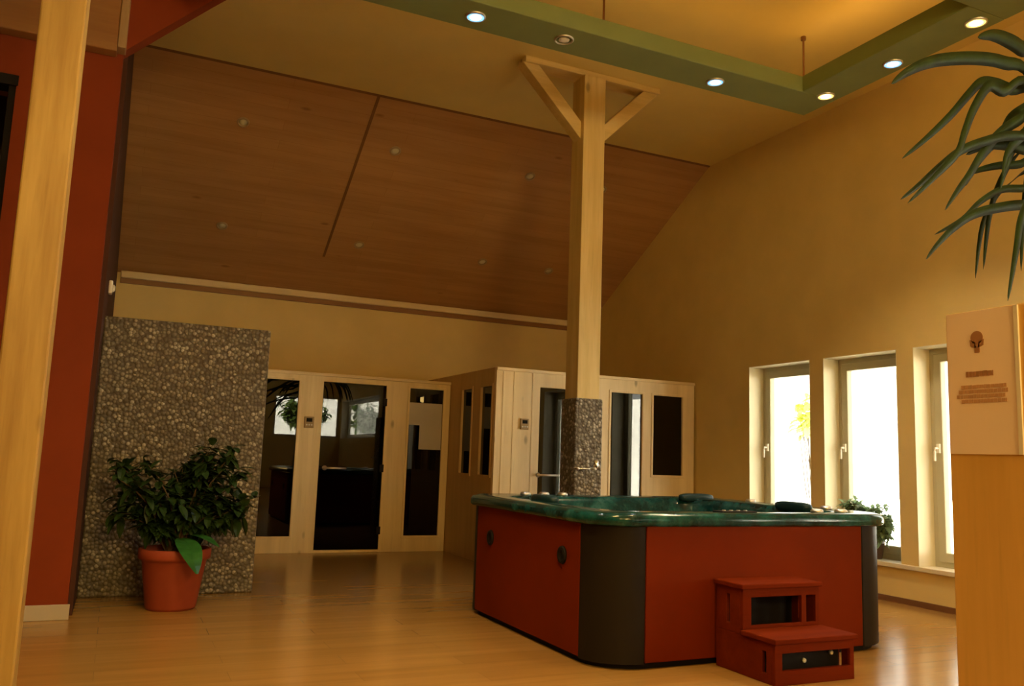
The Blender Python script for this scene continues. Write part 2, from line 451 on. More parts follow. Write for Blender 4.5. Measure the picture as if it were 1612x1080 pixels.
# ------------------------------------------------------------------ pebble partition
tag(obj('pebble_partition', box((-.165, 7.25, 0), (1.10, 7.45, 2.135)), 'pebble', loc=(.45, 7.35, 0), bevel=.012),
    'freestanding brown pebble mosaic partition behind large potted shrub', 'partition')

# ------------------------------------------------------------------ infrared cabins
def planks_z(x0, x1, y, z0, z1, n): pass
def cabin(root, x0, x1, yf, yb, ht, front_holes, side_holes=(), fm='pinepale'):
    fr = holed(x0, x1, 0, ht, front_holes, yf, yf+.05, 'XZ')
    f = obj('front_frame', fr, fm, root, bevel=.004)
    bm = holed(yf+.05, yb, 0, ht, side_holes, x0, x0+.05, 'YZ'); obj('side_wall', bm, 'cabinside', root)
    bm = holed(yf+.05, yb, 0, ht, (), x1-.05, x1, 'YZ'); obj('side_wall', bm, 'cabinside', root)
    obj('back_wall', box((x0+.05, yb-.05, 0), (x1-.05, yb, ht)), 'cabinside', root)
    obj('roof', box((x0+.05, yf+.05, ht-.06), (x1-.05, yb-.05, ht)), 'cabinside', root)
    bm = bmesh.new()
    for k in range(6): add_box(bm, (x0+.06, yb-.62+k*.095, .42), (x1-.06, yb-.62+k*.095+.08, .45))
    add_box(bm, (x0+.06, yb-.60, .05), (x1-.06, yb-.56, .42))
    obj('bench', bm, 'pinex', root)
    co = bmesh.new(); add_box(co, (x0-.0, yf-.018, ht-.035), (x1+.0, yf, ht)); obj('cornice_strip', co, fm+'x', root, bevel=.004)
    return f
def pane(root, x0, x1, z0, z1, y, name='window_pane', mat='darkglass'):
    p = obj(name, box((x0-.008, y+.018, z0-.008), (x1+.008, y+.026, z1+.008)), mat, root)
    tr = holed(x0-.028, x1+.028, z0-.028, z1+.028, [(x0, x1, z0, z1)], y-.010, y, 'XZ')
    obj('glazing_bead', tr, 'pinepale', p if False else root, bevel=.003)
    return p
def door(root, x0, x1, z0, z1, y, hx0, hx1, hz, mat='darkglass'):
    d = obj('glass_door', box((x0+.004, y+.012, z0+.006), (x1-.004, y+.02, z1-.004)), mat, root)
    h = bmesh.new(); add_tube(h, [(hx0, y-.045, hz), (hx1, y-.045, hz)], .012, 10)
    add_tube(h, [(hx0+.03, y+.012, hz), (hx0+.03, y-.045, hz)], .014, 10); add_lathe(h, [(.028, 0), (.028, .012)], (hx0+.03, y-.0, hz), 16, 'Y')
    obj('door_handle', h, 'steel', d, True)
    for z in (z0+.22, (z0+z1)/2-.02, z1-.2):
        k = bmesh.new(); add_box(k, (x1-.035, y-.012, z-.045), (x1+.012, y+.012, z+.045)); obj('hinge', k, 'black', d, bevel=.003)
    return d
def control(root, x, z, y, w=.11, h=.13):
    c = obj('control_panel', box((x-w/2, y-.025, z-h/2), (x+w/2, y, z+h/2)), 'label', root, bevel=.006)
    c['label'] = 'brown control panel'
    obj('display', box((x-w*.3, y-.029, z+.005), (x+w*.3, y-.025, z+h*.36)), 'black', c)
    for k in (-1, 0, 1):
        b2 = bmesh.new(); add_lathe(b2, [(.009, 0), (.009, -.006)], (x+k*.028, y-.025, z-.03), 10, 'Y'); obj('button', b2, 'offlens', c)

YA = 9.83
c1 = thing('infrared_cabin', 'pale spruce infrared cabin with full height dark glass door beside pebble partition', 'sauna cabin', (2.4, YA, 0))
H1 = [(1.42, 1.85, .187, 1.94), (2.13, 2.885, .03, 1.95), (3.18, 3.61, .187, 1.94)]
cabin(c1, 1.05, 3.70, YA, 11.0, 2.045, H1)
pane(c1, 1.42, 1.85, .187, 1.94, YA); pane(c1, 3.18, 3.61, .187, 1.94, YA)
door(c1, 2.13, 2.885, .03, 1.95, YA, 2.17, 2.44, .958)
control(c1, 1.985, 1.47, YA)
ns = holed(3.185, 3.605, 1.21, 1.77, [(3.18, 3.325, 1.2, 1.50)], YA+.012, YA+.0165, 'XZ')  # L-shaped pale sheet added in place of a reflection in the glass
o = obj('reflection_sheet', ns, 'notice', c1); o['label'] = 'pale grey sheet in place of a reflection in the right hand glass'  # the notice material is only the pale colour of the reflection
YC = 8.45
c2 = thing('infrared_cabin', 'pale spruce infrared cabin in far right corner behind hot tub and post', 'sauna cabin', (5.0, YC, 0))
H2 = [(4.25, 4.95, .03, 1.94), (5.175, 5.605, .19, 1.945), (5.76, 6.18, 1.005, 1.945)]
cabin(c2, 3.71, 6.355, YC, 10.98, 2.13, H2, [(8.55, 8.86, .95, 1.93), (9.13, 9.44, .95, 1.93)])
pane(c2, 5.175, 5.605, .19, 1.945, YC, mat='cabglass'); pane(c2, 5.76, 6.18, 1.005, 1.945, YC)
door(c2, 4.25, 4.95, .03, 1.94, YC, 4.22, 4.49, .97)
control(c2, 4.06, 1.52, YC, .10, .12)
for y0, y1 in ((8.55, 8.86), (9.13, 9.44)):
    obj('side_pane', box((3.728, y0-.008, .942), (3.736, y1+.008, 1.938)), 'darkglass', c2)
    obj('glazing_bead', holed(y0-.025, y1+.025, .925, 1.955, [(y0, y1, .95, 1.93)], 3.70, 3.71, 'YZ'), 'cabinside', c2)
for x in (3.80, 3.93, 4.16):   # vertical board joints on the front left panel
    obj('cover_strip', box((x-.012, YC-.006, .05), (x+.012, YC, 2.09)), 'pinepale', c2, bevel=.002)

# ------------------------------------------------------------------ hot tub
TX0, TX1, TY0, TY1 = 2.5, 4.74, 4.14, 6.2
ht = thing('hot_tub', 'square hot tub with red brown panels, dark corners and green marbled rim', 'hot tub', (3.62, 5.17, 0))
def outline(ins=0., seg=7):
    """rounded-chamfer outline, counter-clockwise from the front left"""
    x0, x1, y0, y1 = TX0+ins, TX1-ins, TY0+ins, TY1-ins
    k = .28; ky = .25
    pts = []
    def arc(a, c, b2):
        for i in range(seg+1):
            t = i/seg
            p = Vector(a)*(1-t)**2+Vector(c)*2*t*(1-t)*.62+Vector(b2)*t**2
            w = (1-t)**2+2*t*(1-t)*.62+t**2
            pts.append(p/w)
    arc((x0, y0+ky), (x0, y0), (x0+k, y0)); arc((x1-k, y0), (x1, y0), (x1, y0+ky*.8))
    arc((x1, y1-ky), (x1, y1), (x1-k, y1)); arc((x0+k, y1), (x0, y1), (x0, y1-ky))
    return pts
def ring(bm, pts, z): return [bm.verts.new((p[0], p[1], z)) for p in pts]
def skin(bm, r1, r2):
    n = len(r1)
    for i in range(n): bm.faces.new((r1[i], r1[(i+1) % n], r2[(i+1) % n], r2[i]))
# plinth
bm = bmesh.new(); p = outline(.03); a = ring(bm, p, 0); b_ = ring(bm, p, .05); skin(bm, a, b_); bm.faces.new(a[::-1]); bm.faces.new(b_); obj('plinth', bm, 'black', ht)
# inner core carrying the panels
# red panels
PZ0, PZ1 = .035, .80
def slab(name, a, b2, mat, lab=None):
    o = obj(name, box(a, b2), mat, ht, bevel=.006)
    if lab: o['label'] = lab
    return o
front = slab('front_panel', (TX0+.29, TY0, PZ0), (TX1-.29, TY0+.03, PZ1), 'tubred')
left = slab('side_panel', (TX0, TY0+.26, PZ0), (TX0+.03, TY1-.255, PZ1), 'tubred')
slab('side_panel', (TX1-.03, TY0+.21, PZ0), (TX1, TY1-.255, PZ1), 'tubred')
slab('back_panel', (TX0+.29, TY1-.03, PZ0), (TX1-.29, TY1, PZ1), 'tubred')
# dark moulded corners
po = outline(0); pi = outline(.03); n = 8
for c in range(4):
    bm = bmesh.new(); A = po[c*n:(c+1)*n]; B = pi[c*n:(c+1)*n]
    loop = [(q[0], q[1], .03) for q in A]+[(q[0], q[1], .03) for q in B[::-1]]
    add_prism(bm, loop, (0, 0, PZ1-.03)); co_ = obj('corner_panel', bm, 'tubdark', ht)
    for f_ in co_.data.polygons: f_.use_smooth = abs(f_.normal.z) < .5 and f_.area > .001
    co_.data.set_sharp_from_angle(angle=math.radians(35))
# vents in the left panel
for y, z in ((5.688, .575), (4.604, .58)):
    bm = bmesh.new(); add_lathe(bm, [(.052, .0), (.048, -.014), (.03, -.014), (.028, -.004)], (TX0, y, z), 24, 'X')
    for v in bm.verts: v.co.z = z+(v.co.z-z)*1.05
    obj('round_vent', bm, 'black', left, True)
# moulded shell: rim, basin wall, seat ledge, foot well
bm = bmesh.new(); rr = []
for ins, z in ((.035, .785), (-.022, .787), (-.034, .80), (-.034, .835), (-.022, .856), (.01, .866), (.17, .862), (.20, .852), (.225, .81), (.25, .62), (.26, .45), (.30, .43), (.60, .42), (.64, .38), (.68, .16), (.72, .12)):
    rr.append(ring(bm, outline(ins), z))
for a, b_ in zip(rr, rr[1:]): skin(bm, a, b_)
bm.faces.new(rr[-1]); shell = obj('acrylic_shell', bm, 'marble', ht, True); shell['label'] = 'green marbled acrylic rim and basin'
bm = bmesh.new(); wv = ring(bm, outline(.236), .735); wv2 = ring(bm, outline(.238), .715); skin(bm, wv2, wv); bm.faces.new(wv); bm.faces.new(wv2[::-1]); obj('water', bm, 'water', ht)
# headrests, jets, added glint knobs and cup holders on the rim
def pillow(x, y, rz):
    bm = bmesh.new(); sx, sy, sz = .17, .05, .035
    bmesh.ops.create_uvsphere(bm, u_segments=16, v_segments=10, radius=1)
    for v in bm.verts:
        for ax, s in ((0, sx), (1, sy), (2, sz)):
            v.co[ax] = math.copysign(abs(v.co[ax])**.6, v.co[ax])*s
    bmesh.ops.rotate(bm, verts=bm.verts, cent=(0, 0, 0), matrix=Matrix.Rotation(rz, 3, 'Z'))
    bmesh.ops.translate(bm, verts=bm.verts, vec=(x, y, .868)); obj('headrest', bm, 'cushion', ht, True)
pillow(4.50, 5.95, .0); pillow(2.75, 5.35, math.pi/2); pillow(4.54, 4.85, math.pi/2)
for x, y in ((2.95, 6.07), (3.12, 6.08), (3.28, 6.07), (4.66, 5.45), (4.63, 4.62), (4.4, 4.26), (4.2, 4.27)):
    bm = bmesh.new(); add_lathe(bm, [(.042, .862), (.042, .874), (.034, .886), (.012, .888)], (x, y, 0), 20); obj('glint_knob', bm, 'steel', ht, True)  # steel knobs added for the glints along the rim
for x in (3.0, 3.3, 3.7, 4.1, 4.35):
    for z in (.60,):
        bm = bmesh.new(); add_lathe(bm, [(.035, 0), (.03, -.012), (.012, -.014)], (x, TY1-.25, z), 16, 'Y'); obj('jet', bm, 'chrome', ht, True)
bm = bmesh.new(); add_box(bm, (3.35, 4.17, .862), (3.62, 4.27, .874)); cpn = obj('top_control', bm, 'black', ht, bevel=.008)
for k in range(4):
    b2 = bmesh.new(); add_lathe(b2, [(.012, .874), (.012, .879)], (3.40+k*.055, 4.22, 0), 12); obj('button', b2, 'steel', cpn)

# ------------------------------------------------------------------ steps
st = thing('tub_steps', 'small red stained two tread wooden steps before the hot tub front', 'steps', (3.55, 3.88, 0))
SX0, SX1 = 3.265, 3.83
st.location = (3.55, 3.88, 0)
obj('upper_tread', box((SX0-.015, 3.87, .462), (SX1+.015, 4.13, .49)), 'stepred', st, bevel=.006)
obj('lower_tread', box((SX0-.015, 3.61, .215), (SX1+.015, 3.89, .243)), 'stepred', st, bevel=.006)
obj('upper_riser', holed(SX0, SX1, .243, .462, [(SX0+.06, SX1-.135, .262, .415), (SX1-.10, SX1-.028, .262, .415)], 3.885, 3.91, 'XZ'), 'stepred', st, bevel=.003)
obj('lower_riser', holed(SX0, SX1, .0, .215, [(SX0+.05, SX1-.03, .075, .165)], 3.63, 3.655, 'XZ'), 'stepred', st, bevel=.003)
for x in (SX0, SX1-.025):
    bm = holed(3.655, 4.12, 0, .215, [(3.70, 3.735, .05, .165)], x, x+.025, 'YZ'); obj('side_board', bm, 'stepred', st, bevel=.003)
    bm = holed(3.91, 4.12, .215, .462, [(4.0, 4.03, .26, .42)], x, x+.025, 'YZ'); obj('side_board', bm, 'stepred', st, bevel=.003)
obj('shade_board', box((SX0+.025, 4.085, .22), (SX1-.025, 4.10, .455)), 'black', st)  # black board added as the shade inside the upper opening
rbd = obj('shade_board', box((SX0+.025, 3.72, .03), (SX1-.025, 3.735, .20)), 'black', st)  # black board added to darken the lower opening, carries the bolt heads
for x, z in ((3.545, .098), (3.745, .13)):
    bm = bmesh.new(); add_lathe(bm, [(.014, 0), (.012, -.012), (.004, -.016)], (x, 3.72, z), 12, 'Y'); obj('bolt_head', bm, 'white', rbd, True)

# ------------------------------------------------------------------ suspended light frame
FZ0, FZ1 = 4.2, 4.335
FX0, FX1, FY0, FY1 = .30, 5.2, 3.16, 5.38; W = .36
lf = thing('light_frame', 'large grey green rectangular lamp frame hanging below ceiling on thin rods', 'hanging light', ((FX0+FX1)/2, (FY0+FY1)/2, FZ0))
def seg(a, b2): return obj('frame_beam', box(a, b2), 'frameg', lf, bevel=.008)
sb_ = seg((FX0, FY1-W, FZ0), (FX1, FY1, FZ1)); sr = seg((FX1-W, FY0+W, FZ0), (FX1, FY1-W, FZ1))
sf = seg((FX0, FY0, FZ0), (FX1, FY0+W, FZ1)); sl_ = seg((FX0, FY0+W, FZ0), (FX0+W, FY1-W, FZ1))
for x, y in ((5.05, 5.22), (3.065, 5.22), (1.0, 5.22), (5.05, 3.34), (3.065, 3.34), (1.0, 3.34)):
    bm = bmesh.new(); add_tube(bm, [(x, y, FZ1), (x, y, ZC)], .009, 8); add_lathe(bm, [(.022, ZC-.03), (.022, ZC)], (x, y, 0), 12); add_lathe(bm, [(.016, FZ1), (.016, FZ1+.03)], (x, y, 0), 12)
    r = obj('hanger_rod', bm, 'rod', lf)
LAMPS = [(2.02, 5.20, 'cool'), (2.717, 5.19, 'off'), (4.11, 5.215, 'cool'), (5.06, 4.985, 'warm'), (5.065, 4.32, 'cool'), (5.06, 3.63, 'warm'),
         (3.4, 3.34, 'warm'), (2.0, 3.34, 'warm'), (.48, 4.3, 'warm')]
for x, y, k in LAMPS:
    beamo = sb_ if y > 5.1 else (sf if y < 3.5 else (sl_ if x < 1 else sr))
    bm = bmesh.new(); add_lathe(bm, [(.072, FZ0), (.072, FZ0-.008), (.061, FZ0-.012), (.060, FZ0-.002)], (x, y, 0), 24, cap=False)
    bz = obj('lamp_bezel', bm, 'steel', lf, True)
    bm = bmesh.new(); add_lathe(bm, [(.040, FZ0-.003), (.038, FZ0-.009), (.02, FZ0-.013)], (x, y, 0), 24)
    lens = obj('lamp_lens', bm, {'cool': 'cool', 'warm': 'warm', 'off': 'offlens'}[k], bz, True)
    if k != 'off':
        bm = bmesh.new(); add_lathe(bm, [(.060, FZ0-.004), (.060, FZ0-.009), (.040, FZ0-.009), (.040, FZ0-.004)], (x, y, 0), 24, cap=False)
        obj('halo_ring', bm, k+'ring', bz, True)  # glowing ring added for the coloured halo round the lens
    lens['label'] = {'cool': 'lens glowing blue white', 'warm': 'lens glowing warm yellow', 'off': 'unlit lens'}[k]

# ------------------------------------------------------------------ recessed downlights in the sloped boards
ROW = {0: 'upper', 1: 'lower'}; ORD = ['leftmost', 'second from the left', 'third from the left', 'rightmost']
nrm = Vector((0, -math.sin(ang)*-1, 0))
rotm = Matrix.Rotation(ang, 4, 'X')
src = None
for r, y in enumerate((8.8, 10.18)):
    for i, x in enumerate((.90, 2.53, 4.20, 5.19)):
        lab = '%s small unlit recessed spotlight of the %s row in boarded sloping ceiling' % (ORD[i], ROW[r])
        loc = (x, y, on_slope(y))
        if src is None:
            d = thing('recessed_spotlight', lab, 'ceiling light', (0, 0, 0), 'recessed spotlights in the sloping ceiling')
            bm = bmesh.new(); add_lathe(bm, [(.064, 0), (.062, -.010), (.046, -.014), (.042, .01)], (0, 0, 0), 24, cap=False); obj('bezel', bm, 'dulldisc', d, True)
            bm = bmesh.new(); add_lathe(bm, [(.043, -.001), (.035, -.008), (.012, -.012)], (0, 0, 0), 20); obj('lens', bm, 'dulllens', d, True)
            src = d
        else:
            d = src.copy(); COL.objects.link(d); d['label'] = lab
            for ch in src.children:
                c = ch.copy(); COL.objects.link(c); c.parent = d
        d.location = loc; d.rotation_euler = (ang, 0, 0)

# ------------------------------------------------------------------ plants
def add_leaf(bm, p, d, up, ln, wd, fold=.25, nseg=4, droop=.3):
    d = Vector(d).normalized(); s = d.cross(Vector(up))
    if s.length < 1e-3: s = d.cross(Vector((1, 0, 0)))
    s.normalize(); u = s.cross(d).normalized()
    prev = None
    for i in range(nseg+1):
        t = i/nseg; w = wd*math.sin(math.pi*min(1, t*.92+.06))**.8*.5
        c = Vector(p)+d*ln*t-Vector((0, 0, 1))*droop*ln*t*t
        row = [bm.verts.new(c-s*w+u*w*fold), bm.verts.new(c), bm.verts.new(c+s*w+u*w*fold)]
        if prev:
            bm.faces.new((prev[0], prev[1], row[1], row[0])); bm.faces.new((prev[1], prev[2], row[2], row[1]))
        prev = row

def bush(rnd, centre_base, blobs, stems_n, leaf_len, leaf_w, n_leaf, tmin=.3):
    """stems fanning from the pot into ellipsoid blobs, leaves along them"""
    sb, fb = bmesh.new(), bmesh.new()
    for k in range(stems_n):
        bl = blobs[k % len(blobs)]
        while True:
            q = Vector([rnd.uniform(-1, 1) for _ in range(3)])
            if .3 < q.length < 1: break
        tip = Vector(bl[0])+Vector([q[i]*bl[1][i] for i in range(3)])
        base = Vector(centre_base)+Vector((rnd.uniform(-.06, .06), rnd.uniform(-.06, .06), 0))
        mid = base.lerp(tip, .5)+Vector((rnd.uniform(-.04, .04), rnd.uniform(-.04, .04), .08))
        pts = [base, base.lerp(mid, .6)+Vector((0, 0, .02)), mid, mid.lerp(tip, .55)+Vector((0, 0, .02)), tip]
        add_tube(sb, pts, [.007, .006, .005, .004, .002], 6)
        for j in range(n_leaf):
            t = rnd.uniform(tmin, 1); a = t*4; i = min(3, int(a)); p = pts[i].lerp(pts[i+1], a-i)
            d = Vector((rnd.gauss(0, 1), rnd.gauss(0, 1), rnd.gauss(.15, .6)))
            add_leaf(fb, p, d, (0, 0, 1), leaf_len*rnd.uniform(.7, 1.2), leaf_w*rnd.uniform(.8, 1.15), .25, 4, rnd.uniform(.1, .5))
    return sb, fb

rnd = random.Random(3)
PX, PY = .455, 6.68
ps = thing('potted_shrub', 'dark leafy shrub in terracotta pot standing before pebble partition', 'potted plant', (PX, PY, 0))
bm = bmesh.new()
add_lathe(bm, [(.165, 0), (.172, .02), (.218, .33), (.222, .345), (.243, .35), (.247, .365), (.247, .415), (.24, .422), (.222, .422), (.217, .40), (.20, .36)], (PX, PY, 0), 40)
pot = obj('pot', bm, 'terra', ps, True)
bm = bmesh.new(); add_lathe(bm, [(.10, .372), (.205, .375), (.206, .385), (.05, .40)], (PX, PY, 0), 24); obj('soil', bm, 'soil', pot, True)
blobs = [((.17, PY-.02, .86), (.26, .22, .30)), ((.74, PY, .90), (.28, .22, .32)), ((.47, PY-.03, .78), (.3, .24, .25)), ((.30, PY, .66), (.28, .22, .14)), ((.76, PY, .68), (.24, .2, .14)), ((.68, PY, 1.02), (.24, .18, .17))]
sb, fb = bush(rnd, (PX, PY, .385), blobs, 108, .105, .06, 24)
obj('stems', sb, 'stem', ps); fo = obj('foliage', fb, 'leaf', ps)
bm = bmesh.new(); add_leaf(bm, (PX+.02, PY-.12, .50), (.25, -.8, -.05), (0, 0, 1), .34, .17, .12, 8, .55); add_leaf(bm, (PX+.06, PY-.1, .52), (.8, -.55, .12), (0, 0, 1), .26, .12, .12, 8, .4)
o = obj('broad_leaf', bm, 'bigleaf', ps); o['label'] = 'brighter green broad leaf hanging over the pot rim'

# plant on the window sill
SXp, SYp = 6.475, 5.87
wp = thing('potted_plant', 'small bushy plant in dark pot on window sill right of hot tub', 'potted plant', (SXp, SYp, WZ0+.007))
bm = bmesh.new(); z0 = WZ0+.007
add_lathe(bm, [(.062, 0), (.066, .01), (.085, .13), (.092, .135), (.092, .165), (.083, .165), (.08, .14)], (SXp, SYp, z0), 28); pp = obj('pot', bm, 'potdark', wp, True)
bm = bmesh.new(); add_lathe(bm, [(.03, .14), (.079, .142), (.079, .148), (.02, .152)], (SXp, SYp, z0), 20); obj('soil', bm, 'soil', pp, True)
sb, fb = bush(rnd, (SXp, SYp, z0+.15), [((6.38, SYp-.16, .72), (.09, .13, .16)), ((6.37, SYp+.12, .78), (.09, .2, .12)), ((6.38, SYp-.17, .60), (.09, .12, .12))], 84, .08, .042, 20)
obj('stems', sb, 'stem', wp); obj('foliage', fb, 'leaf3', wp)

# palm in the right foreground
FRONDS=[
(0.016,[(3.1, 2.0, 2.683), (2.882, 1.958, 2.674), (2.675, 1.917, 2.624), (2.451, 1.875, 2.548), (2.292, 1.833, 2.475), (2.153, 1.792, 2.393), (2.044, 1.75, 2.318)]),
(0.020,[(3.137, 2.0, 2.747), (2.986, 1.962, 2.76), (2.84, 1.925, 2.744), (2.711, 1.888, 2.708), (2.586, 1.85, 2.651)]),
(0.014,[(3.206, 2.05, 2.659), (3.026, 2.029, 2.628), (2.902, 2.007, 2.616), (2.788, 1.986, 2.586), (2.689, 1.964, 2.512), (2.557, 1.943, 2.394), (2.404, 1.921, 2.273), (2.259, 1.9, 2.168)]),
(0.014,[(3.097, 2.0, 2.649), (2.894, 1.971, 2.57), (2.771, 1.943, 2.552), (2.646, 1.914, 2.432), (2.553, 1.886, 2.314), (2.47, 1.857, 2.212), (2.319, 1.829, 2.093), (2.159, 1.8, 1.974)]),
(0.015,[(3.277, 2.1, 2.602), (3.12, 2.075, 2.538), (2.967, 2.05, 2.443), (2.834, 2.025, 2.334), (2.721, 2.0, 2.223), (2.62, 1.975, 2.139), (2.519, 1.95, 2.047)]),
(0.012,[(3.192, 2.05, 2.465), (2.993, 2.025, 2.434), (2.817, 2.0, 2.37), (2.649, 1.975, 2.294), (2.502, 1.95, 2.199), (2.362, 1.925, 2.1), (2.248, 1.9, 2.028)]),
(0.013,[(3.274, 2.1, 2.555), (3.168, 2.1, 2.478), (3.107, 2.1, 2.41), (3.061, 2.1, 2.324), (3.03, 2.1, 2.253)]),
(0.013,[(3.282, 2.1, 2.217), (3.128, 2.075, 2.195), (2.964, 2.05, 2.154), (2.776, 2.025, 2.092), (2.632, 2.0, 2.014), (2.507, 1.975, 1.927), (2.418, 1.95, 1.86)]),
(0.010,[(3.367, 2.15, 2.336), (3.216, 2.13, 2.293), (3.055, 2.11, 2.255), (2.898, 2.09, 2.175), (2.762, 2.07, 2.08), (2.591, 2.05, 1.994)]),
(0.015,[(3.116, 2.0, 2.25), (3.017, 1.98, 2.165), (2.938, 1.96, 2.075), (2.88, 1.94, 1.971), (2.818, 1.92, 1.86), (2.754, 1.9, 1.748)]),
(0.011,[(3.299, 2.1, 2.446), (3.18, 2.112, 2.383), (3.067, 2.125, 2.36), (2.972, 2.138, 2.33), (2.909, 2.15, 2.301)]),
(0.013,[(3.453, 2.2, 2.459), (3.351, 2.2, 2.5), (3.25, 2.2, 2.527), (3.147, 2.2, 2.484), (3.044, 2.2, 2.385), (2.967, 2.2, 2.282)]),
(0.017,[(3.36, 2.1, 2.62), (3.2, 2.08, 2.52), (3.08, 2.06, 2.44), (2.99, 2.04, 2.36), (2.93, 2.02, 2.26)]),
(0.018,[(3.38, 2.12, 2.50), (3.22, 2.1, 2.45), (3.06, 2.08, 2.43), (2.9, 2.06, 2.39), (2.76, 2.04, 2.32)]),
(0.022,[(3.474, 2.2, 2.74), (3.364, 2.2, 2.681), (3.274, 2.2, 2.626), (3.219, 2.2, 2.568), (3.146, 2.2, 2.472)]),
]
CR = Vector((3.52, 2.12, 2.42))
pm = thing('potted_palm', 'tall palm with long narrow drooping leaves at upper right edge', 'potted plant', (CR.x, CR.y, 0))
def spline(P, n=5):
    out = []
    for i in range(len(P)-1):
        p0, p1, p2, p3 = P[max(i-1, 0)], P[i], P[i+1], P[min(i+2, len(P)-1)]
        for k in range(n):
            t = k/n
            out.append(.5*((2*p1)+(p2-p0)*t+(2*p0-5*p1+4*p2-p3)*t*t+(3*p1-p0-3*p2+p3)*t**3))
    out.append(P[-1]); return out
def blade(w, P):
    bm = bmesh.new(); P = spline([Vector(p) for p in P]); n = len(P)
    prev = None
    for i, p in enumerate(P):
        t = i/(n-1); ww = 1.5*w*(min(1, .35+t*2.5))*(1-t**3)**.7+.0012
        d = (P[min(i+1, n-1)]-P[max(i-1, 0)]).normalized()
        s = d.cross(Vector((.15, 1, .35))).normalized(); u = s.cross(d)
        row = [bm.verts.new(p-s*ww+u*ww*.18), bm.verts.new(p-u*.0012), bm.verts.new(p+s*ww+u*ww*.18), bm.verts.new(p+u*.002)]
        if prev:
            for a in range(4): bm.faces.new((prev[a], prev[(a+1) % 4], row[(a+1) % 4], row[a]))
        prev = row
    obj('leaf', bm, 'leaf2', pm, True)
for w, pts in FRONDS: blade(w, [CR+Vector((0, 0, random.uniform(-.05, .12)))]+pts)
for k in range(12):                       # leaves on the side away from the camera view
    a = random.uniform(-1.2, 1.6); l = random.uniform(.6, .95); e = random.uniform(.1, .5)
    d = Vector((math.cos(a), math.sin(a), 0))
    blade(.016, [CR, CR+d*l*.35+Vector((0, 0, e*.6)), CR+d*l*.7+Vector((0, 0, e*.6)), CR+d*l+Vector((0, 0, e*.1)), CR+d*l*1.15+Vector((0, 0, -.25))])
bm = bmesh.new(); add_tube(bm, [(CR.x, CR.y, .36), (CR.x+.01, CR.y, 1.0), (CR.x-.015, CR.y+.01, 1.8), CR-Vector((0, 0, -.03))], [.05, .042, .036, .03], 12); obj('trunk', bm, 'trunk', pm, True)
bm = bmesh.new(); add_lathe(bm, [(.15, 0), (.155, .02), (.205, .36), (.22, .365), (.22, .42), (.20, .42), (.19, .36)], (CR.x, CR.y, 0), 32); pp = obj('pot', bm, 'potdark', pm, True)
bm = bmesh.new(); add_lathe(bm, [(.08, .37), (.188, .372), (.188, .38), (.05, .39)], (CR.x, CR.y, 0), 20); obj('soil', bm, 'soil', pp, True)

# ------------------------------------------------------------------ pine cabinet with poster on the right
KX, KY0, KY1, KZ = 2.2, 1.15, 1.715, 1.615
kb = thing('pine_cabinet', 'chest high pine board cabinet at right edge of foreground', 'cabinet', (2.4, 1.43, 0))
obj('side_panel', box((KX, KY0, 0), (KX+.03, KY1, KZ)), 'pinedark', kb, bevel=.004)
obj('side_panel', box((KX+.37, KY0, 0), (KX+.40, KY1, KZ)), 'pinedark', kb, bevel=.004)
obj('back_panel', box((KX+.03, KY1-.02, 0), (KX+.37, KY1, KZ)), 'pinedark', kb)
obj('top_board', box((KX+.03, KY0, KZ-.03), (KX+.37, KY1-.02, KZ)), 'pinedark', kb)
obj('door', box((KX+.03, KY0, .04), (KX+.37, KY0+.025, KZ-.03)), 'pinedark', kb, bevel=.003)
# poster: sheet with emblem and text blocks, facing the room (-x side)
PT0, PT1 = 1.205, 1.612
def pY(f): return KY1-.006-f*.208           # f=0 far edge ... 1 near edge
pst = thing('poster', 'pinkish paper notice with brown emblem and text on pine cabinet', 'poster', (KX, pY(.5), PT0))
obj('sheet', box((KX-.003, pY(1), PT0), (KX, pY(0), PT1)), 'paper', pst)
em = bmesh.new()   # round leafy emblem over a small foot
add_lathe(em, [(.019, -.0042), (.019, -.003)], (KX, pY(.46), 1.535), 20, 'X')
for s in (-1, 1):
    add_prism(em, [(KX-.0042, pY(.46)+s*.002, 1.505), (KX-.0042, pY(.46)+s*.020, 1.512), (KX-.0042, pY(.46)+s*.022, 1.53), (KX-.0042, pY(.46)+s*.006, 1.522)], (.0012, 0, 0))
add_box(em, (KX-.0042, pY(.46)-.008, 1.492), (KX-.003, pY(.46)+.008, 1.516))
o = obj('emblem', em, 'ink', pst); o['label'] = 'brown round emblem'
tb = bmesh.new()
def textrow(bm, f0, f1, z, h, seed):
    rr2 = random.Random(seed); f = f0
    while f < f1-.01:
        w = rr2.uniform(.035, .06); add_box(bm, (KX-.0042, pY(min(f+w, f1)), z-h*rr2.uniform(.42, .5)), (KX-.003, pY(f), z+h*rr2.uniform(.42, .5))); f += w+.008
textrow(tb, .28, .68, 1.4315, .016, 1); o = obj('heading', tb, 'ink', pst); o['label'] = 'short dark heading line'
tb = bmesh.new()
for i, (f0, f1) in enumerate(((.20, .86), (.16, .88), (.13, .84), (.20, .86))): textrow(tb, f0, f1, 1.395-i*.0135, .011, 5+i)
obj('text_block', tb, 'inkpale', pst)
obj('edge_strip', box((KX-.006, pY(1)-.012, PT0), (KX, pY(1), PT1)), 'white', pst)['label'] = 'bright white edging strip'

